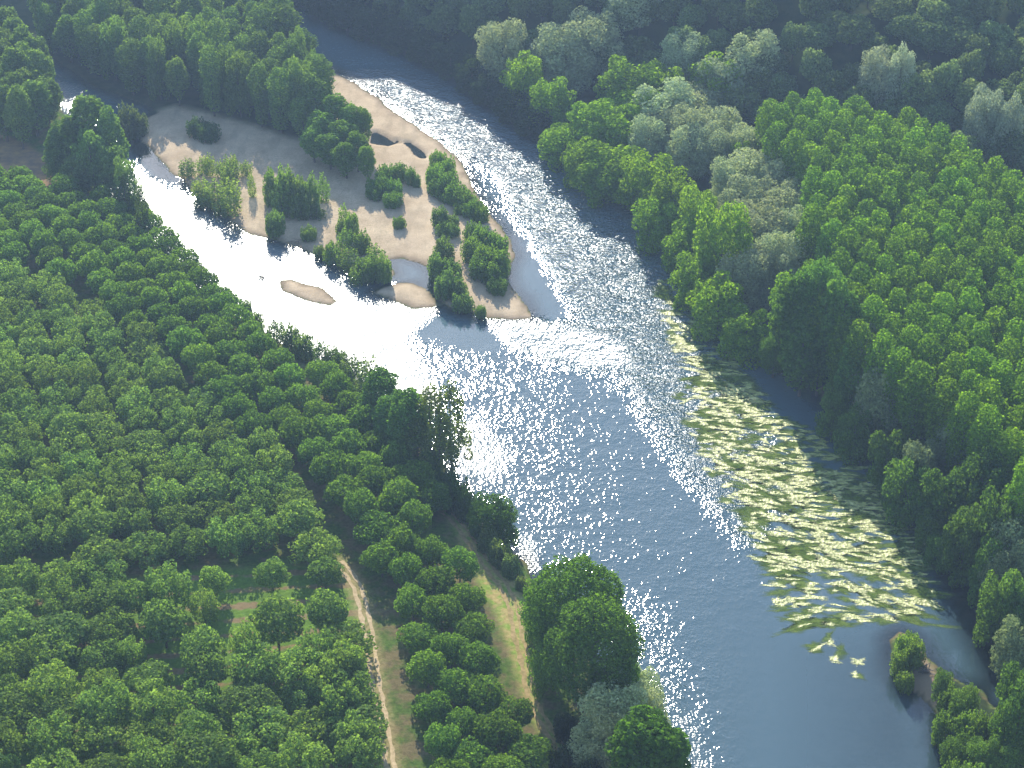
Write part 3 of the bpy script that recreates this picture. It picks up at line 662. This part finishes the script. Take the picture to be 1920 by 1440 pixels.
traced([(912,918,1000,78),(945,925,1010,55)], 'bank_tree', 'tree', 'maple', (.09, .17, .04), 'dark round bank tree', 'above the grassy riverside path', 'dark trees above the path')
traced([(915,985,1030,45),(940,1005,1055,50),(958,1030,1075,40),(978,1072,1100,24)], 'bank_shrub', 'shrub', 'shrub', (.20, .27, .12), 'pale green bank shrub', 'beside the grassy riverside path', 'pale shrubs by the path')
traced([(1068,1038,1262,175)], 'black_poplar', 'tree', 'big_poplar', (.15, .26, .05), 'huge bright green poplar', 'farther upstream of the two by the path', None)
traced([(1110,1110,1345,180)], 'black_poplar', 'tree', 'big_poplar', (.14, .24, .05), 'huge bright green poplar', 'nearer the silver willow beside the river', None)
traced([(1005,1090,1200,60),(1020,1180,1300,70),(1165,1170,1330,70)], 'bank_tree', 'tree', 'maple', (.15, .26, .05), 'lower green tree', 'hugging the two huge poplars', 'trees around the huge poplars')
traced([(1192,1240,1345,70),(1150,1280,1430,95),(1195,1290,1420,85),(1110,1365,1450,70),(1150,1320,1460,80)], 'willow_tree', 'tree', 'willow', (.45, .50, .30), 'silvery bank willow', 'below the huge poplars', 'silver willows on the near bank')
traced([(1205,1322,1520,140),(1245,1345,1500,90)], 'bank_tree', 'tree', ['grove'], (.10, .21, .04), 'dense dark green tree', 'in front of the silvery bank willows', 'dense trees at the bank')
traced([(1060,1335,1385,50),(1085,1375,1430,60),(1050,1400,1450,50),(1100,1420,1475,60)], 'bank_shrub', 'shrub', ['shrub'], (.06, .09, .04), 'low dark scrub bush', 'at the end of the riverside path', 'scrub at the path end')

traced([(513,1057,1108,60),(320,1072,1148,96),(405,1067,1124,56),(313,1137,1215,92),(250,1200,1256,58),(385,1187,1262,90),(465,1172,1250,58),(523,1130,1210,94),(615,1115,1192,80),(612,1052,1106,64),(595,1190,1262,80),(387,1112,1172,60),(262,1095,1160,70),(642,1225,1300,74),(640,1290,1362,84),(668,1352,1420,80),(606,1250,1325,80)],
    'walnut_tree', 'tree', ['walnut', 'walnut_open'], WOPEN, 'scattered walnut tree', 'in the bright grass clearing', 'walnut trees in the clearing')

# sandbar shrubs
traced([(372,218,255,47),(392,228,264,49)], 'willow_shrub', 'shrub', 'shrub', (0.093, 0.155, 0.054), 'low dark shrub', 'in the grove shadow on the sand', 'shaded shrubs on the sand', z=.6)
traced([(352,292,330,38),(380,290,325,29),(395,282,330,29),(416,296,330,27),(438,285,335,40),(462,300,330,27),(430,300,350,34),(378,325,372,38),(405,332,385,52),(434,325,400,52),(385,350,382,45),(415,365,398,49),(474,322,370,20)],
    'willow_shrub', 'shrub', 'thin_shrub', (0.232, 0.310, 0.093), 'yellowish willow sapling', 'in the upstream thicket by the side channel', 'saplings by the side channel', z=.5)
traced([(512,312,385,40),(535,308,395,45),(560,320,400,49),(582,325,400,45),(606,322,380,29),(530,345,405,49),(565,350,408,49),(515,385,440,45),(594,386,410,38),(580,418,448,38)],
    'willow_shrub', 'shrub', ['shrub', 'thin_shrub'], (0.171, 0.264, 0.070), 'bushy willow shrub', 'in the central sandbar thicket', 'shrubs in the central thicket', z=.5)
traced([(645,380,430,27),(662,392,450,34),(648,425,470,40),(680,425,475,38),(705,455,500,40),(625,450,490,45),(655,460,505,52),(690,470,520,56),(718,472,525,38),(600,455,480,29),(672,488,528,45),(640,410,440,25)],
    'willow_shrub', 'shrub', ['shrub', 'thin_shrub'], (0.186, 0.279, 0.070), 'ragged willow shrub', 'in the thicket beside the calm inlet', 'shrubs beside the inlet', z=.4)
traced([(722,306,345,40),(748,302,338,34),(770,310,345,27),(782,325,350,18),(712,328,365,56),(738,334,370,40),(737,358,386,43),(706,345,372,43)], 'willow_shrub', 'shrub', 'shrub', (0.155, 0.264, 0.062), 'dense green shrub',
    'in the clump below the two pools', 'shrubs below the pools', z=.7)
traced([(749,402,427,29)], 'willow_shrub', 'shrub', 'shrub', (0.155, 0.264, 0.062), 'single round shrub', 'alone on the open sand', None, z=.7)
traced([(822,276,315,38),(838,290,330,40),(818,305,350,45),(840,315,360,49),(828,335,366,52),(856,338,378,52),(872,352,390,49),(848,350,378,49),(888,368,404,49),(902,380,414,36),(870,375,398,45)], 'willow_shrub', 'shrub', 'shrub',
    (0.171, 0.279, 0.062), 'leafy willow shrub', 'in the long hedge by the main river', 'shrubs in the riverside hedge', z=.6)
traced([(826,382,425,34),(846,402,425,34),(840,414,442,52),(832,442,485,47),(822,470,520,45),(848,480,525,49),(838,500,555,56),(860,515,560,40),(868,542,580,47),(902,565,592,25)], 'willow_shrub', 'shrub', 'shrub',
    (0.155, 0.240, 0.078), 'rounded willow shrub', 'in the middle string of the sandbar', 'shrubs in the middle string', z=.4)
traced([(888,415,450,43),(910,420,470,52),(932,430,480,49),(885,440,490,47),(912,450,505,56),(938,460,515,38),(900,475,520,45),(925,485,530,52),(932,515,548,47)], 'willow_shrub', 'shrub', 'shrub', (0.163, 0.264, 0.062),
    'thick willow shrub', 'in the block near the sandbar tip', 'shrubs near the sandbar tip', z=.5)
traced([(1698,1186,1235,52),(1712,1205,1255,45),(1688,1210,1262,45),(1697,1246,1288,38)], 'willow_shrub', 'shrub', 'shrub', (0.186, 0.279, 0.070), 'yellow green shrub', 'on the head of the near spit', 'shrubs on the spit head', z=.6)
traced([(1762,1252,1312,40),(1775,1270,1335,45),(1795,1300,1365,56),(1815,1290,1345,34),(1770,1320,1385,56),(1810,1335,1400,67),(1845,1340,1405,62),(1790,1375,1440,67),(1835,1390,1455,67),(1875,1340,1410,56),(1870,1395,1460,67),
    (1905,1380,1450,56),(1780,1410,1475,67),(1825,1425,1490,67)], 'willow_shrub', 'shrub', ['shrub', 'maple'], (0.155, 0.248, 0.062), 'broad green shrub', 'in the thicket behind the near spit', 'shrubs behind the spit', z=1.2)

# ------------------------------------------------------------------ river weed: flowering mats on the surface, and submerged beds
wm, nt = M('flowering_weed'); tc = N(nt, 'ShaderNodeTexCoord')
d = N(nt, 'ShaderNodeBsdfDiffuse')
L(nt, ramp(nt, noise(nt, tc.outputs['Object'], .9, 4), [(.3, (.22, .30, .07)), (.5, (.42, .47, .14)), (.72, (.68, .70, .34))]), d.inputs[0])
g_ = N(nt, 'ShaderNodeBsdfGlossy'); g_.inputs['Roughness'].default_value = .38; g_.inputs[0].default_value = (1, .97, .85, 1)
b_ = N(nt, 'ShaderNodeBump'); b_.inputs['Distance'].default_value = .35; L(nt, noise(nt, tc.outputs['Object'], 1.4, 3), b_.inputs['Height'])
L(nt, b_.outputs[0], d.inputs['Normal']); L(nt, b_.outputs[0], g_.inputs['Normal'])
m_ = N(nt, 'ShaderNodeMixShader', i_0=.09); L(nt, d.outputs[0], m_.inputs[1]); L(nt, g_.outputs[0], m_.inputs[2])
def streaks(nt, tc, lo, hi, amp):
    mp_ = N(nt, 'ShaderNodeMapping'); mp_.inputs['Scale'].default_value = (.35, 1.6, 1); mp_.inputs['Rotation'].default_value = (0, 0, .3); L(nt, tc.outputs['Object'], mp_.inputs[0])
    q = math_(nt, 'ADD', attr(nt, 'core'), math_(nt, 'MULTIPLY', math_(nt, 'SUBTRACT', noise(nt, mp_.outputs[0], 1.0, 4, .7), .5), amp))
    return ramp(nt, q, [(lo, (0,)*3), (hi, (1,)*3)])
t_ = N(nt, 'ShaderNodeBsdfTransparent'); m2 = N(nt, 'ShaderNodeMixShader'); L(nt, streaks(nt, tc, .05, .75, 2.6), m2.inputs[0])
L(nt, t_.outputs[0], m2.inputs[1]); L(nt, m_.outputs[0], m2.inputs[2]); out(nt, m2.outputs[0])
sm_, nt = M('submerged_weed'); tc = N(nt, 'ShaderNodeTexCoord')
d = N(nt, 'ShaderNodeBsdfDiffuse'); L(nt, ramp(nt, noise(nt, tc.outputs['Object'], .6, 4), [(.3, (.06, .11, .02)), (.7, (.20, .27, .06))]), d.inputs[0])
t_ = N(nt, 'ShaderNodeBsdfTransparent'); m_ = N(nt, 'ShaderNodeMixShader'); L(nt, math_(nt, 'MULTIPLY', streaks(nt, tc, .1, .6, 1.4), .75), m_.inputs[0]); L(nt, t_.outputs[0], m_.inputs[1]); L(nt, d.outputs[0], m_.inputs[2]); out(nt, m_.outputs[0])
WZONES = [([(1235,520),(1290,545),(1330,620),(1400,700),(1440,760),(1400,780),(1330,720),(1260,650)], (20, -12), 95, (2.4, .8)),
          ([(1300,720),(1440,760),(1530,810),(1620,880),(1690,960),(1660,980),(1560,930),(1470,900),(1380,870),(1300,800)], (12, -5), 150, (2.5, .62)),
          ([(1380,860),(1560,880),(1680,930),(1700,990),(1770,1140),(1700,1150),(1560,1090),(1440,1060),(1400,960)], (20, -3.0), 250, (3.0, .62)),
          ([(1420,1040),(1560,1090),(1740,1130),(1740,1170),(1600,1165),(1500,1190),(1440,1110)], (20, -1), 60, (2.6, .55)),
          ([(1560,900),(1660,900),(1790,1040),(1720,1060)], (10, -9), 70, (1.3, .6)),
          ([(1290,640),(1360,720),(1420,880),(1420,1020),(1350,930),(1270,740)], (14, -5), 45, (2.4, .6)),
          ([(1480,1160),(1560,1190),(1620,1240),(1600,1270),(1520,1210)], (10, 10), 5, (1.8, .7))]
def mats(seed, z, thick, scale, frac=1.0, shift=(0, 0)):
    r = random.Random(seed); V, F, E = [], [], []
    for poly, flow, n, (ln, wd) in WZONES:
        pw = Gs(poly); lo, hi = pw.min(0), pw.max(0); k = 0; a0 = math.atan2(flow[1], flow[0])
        while k < n * frac:
            c = (r.uniform(lo[0], hi[0]), r.uniform(lo[1], hi[1]))
            if not inside(c, pw): continue
            k += 1; a = a0 + r.gauss(0, .33) + math.sin(c[0] * .11 + c[1] * .07) * .3
            l, w = ln * min(1.9, r.lognormvariate(-.25, .45)) * scale, wd * r.uniform(.6, 1.9) * scale; b = len(V); m = 22; bend = r.uniform(-.35, .35); p1, p2 = r.uniform(0, 6), r.uniform(0, 6)
            for zz in (z,):
                for j in range(m):
                    t = 2 * math.pi * j / m; u = math.cos(t); v = math.sin(t) * (.95 - .5 * u) * (1 + .3 * math.sin(4 * t + p1) + .2 * math.sin(7 * t + p2))
                    x, y = u * l * (1 + .1 * math.sin(7 * t + p2)), v * w + bend * u * u * l * .5
                    V.append((c[0] + shift[0] + x * math.cos(a) - y * math.sin(a), c[1] + shift[1] + x * math.sin(a) + y * math.cos(a), zz + k * (.0004 if z > .02 else .00006) + (.012 if zz == z else 0) * (1)))
            V.append((c[0] + shift[0], c[1] + shift[1], zz + k * (.0004 if z > .02 else .00006) + .012)); E.extend([0] * m + [1])
            for j in range(m): F.append((b + j, b + (j + 1) % m, b + m))
    return V, F, E
for nm, a in (('water_weed', dict(seed=3, z=.03, thick=.05, scale=1.0, frac=1.0)), ('submerged_weed', dict(seed=9, z=.004, thick=.12, scale=1.7, frac=1.0, shift=(.5, -.9)))):
    V, F, E = mats(**a); me = mesh_from(nm, V, F, wm if nm == 'water_weed' else sm_, False, {'core': E})
    ob_from(nm, me, kind='stuff')

# driftwood and the snag in the riffle
def twig_pile(name, x, y, z, n, ln, label):
    r = random.Random(n + int(x)); X, Y = G(x, y, z); V, F = [], []
    zz = max(gz(X, Y), 0)
    for i in range(n):
        a = r.uniform(0, 6.28); l = ln * r.uniform(.5, 1); o = (r.uniform(-1, 1) * ln * .3, r.uniform(-1, 1) * ln * .3)
        p = [(o[0] + math.cos(a) * l * (t - .5) , o[1] + math.sin(a) * l * (t - .5) + .15 * math.sin(5 * t), .12 + .25 * i / n + t * r.uniform(0, .8)) for t in (0, .35, .7, 1)]
        v, f = tube(p, [.14, .12, .09, .03], 6); b = len(V); V += v; F += [tuple(q + b for q in g) for g in f]
    o = ob_from(name, mesh_from(name, V, F, bark, True)); o.location = (X, Y, zz - .05)
    o['label'] = label; o['category'] = 'driftwood'
twig_pile('driftwood', 1736, 1268, .5, 12, 3.4, 'tangle of grey driftwood on the gravel of the near spit')
twig_pile('driftwood', 490, 522, 0, 6, 1.8, 'small dark snag stranded in the dazzling side channel')
twig_pile('driftwood', 556, 452, .3, 4, 4.2, 'long dead branches lying along the sandbar edge')

# ------------------------------------------------------------------ air
hz, nt = M('haze_air'); pv = N(nt, 'ShaderNodeVolumePrincipled')
pv.inputs['Color'].default_value = (.42, .60, .9, 1); pv.inputs['Density'].default_value = .00019; pv.inputs['Anisotropy'].default_value = .3
o_ = N(nt, 'ShaderNodeOutputMaterial'); L(nt, pv.outputs[0], o_.inputs['Volume'])
x0, x1, y0, y1, z0, z1 = -2700, 2700, -450, 3600, -4, 330
V = [(x, y, z) for z in (z0, z1) for x, y in ((x0, y0), (x1, y0), (x1, y1), (x0, y1))]
me = bpy.data.meshes.new('haze'); me.from_pydata(V, [], [(3, 2, 1, 0), (4, 5, 6, 7), (0, 1, 5, 4), (1, 2, 6, 5), (2, 3, 7, 6), (3, 0, 4, 7)]); me.materials.append(hz)
ob_from('haze', me, kind='stuff')
print('COUNTS', cnt, 'zmax', Z.max())
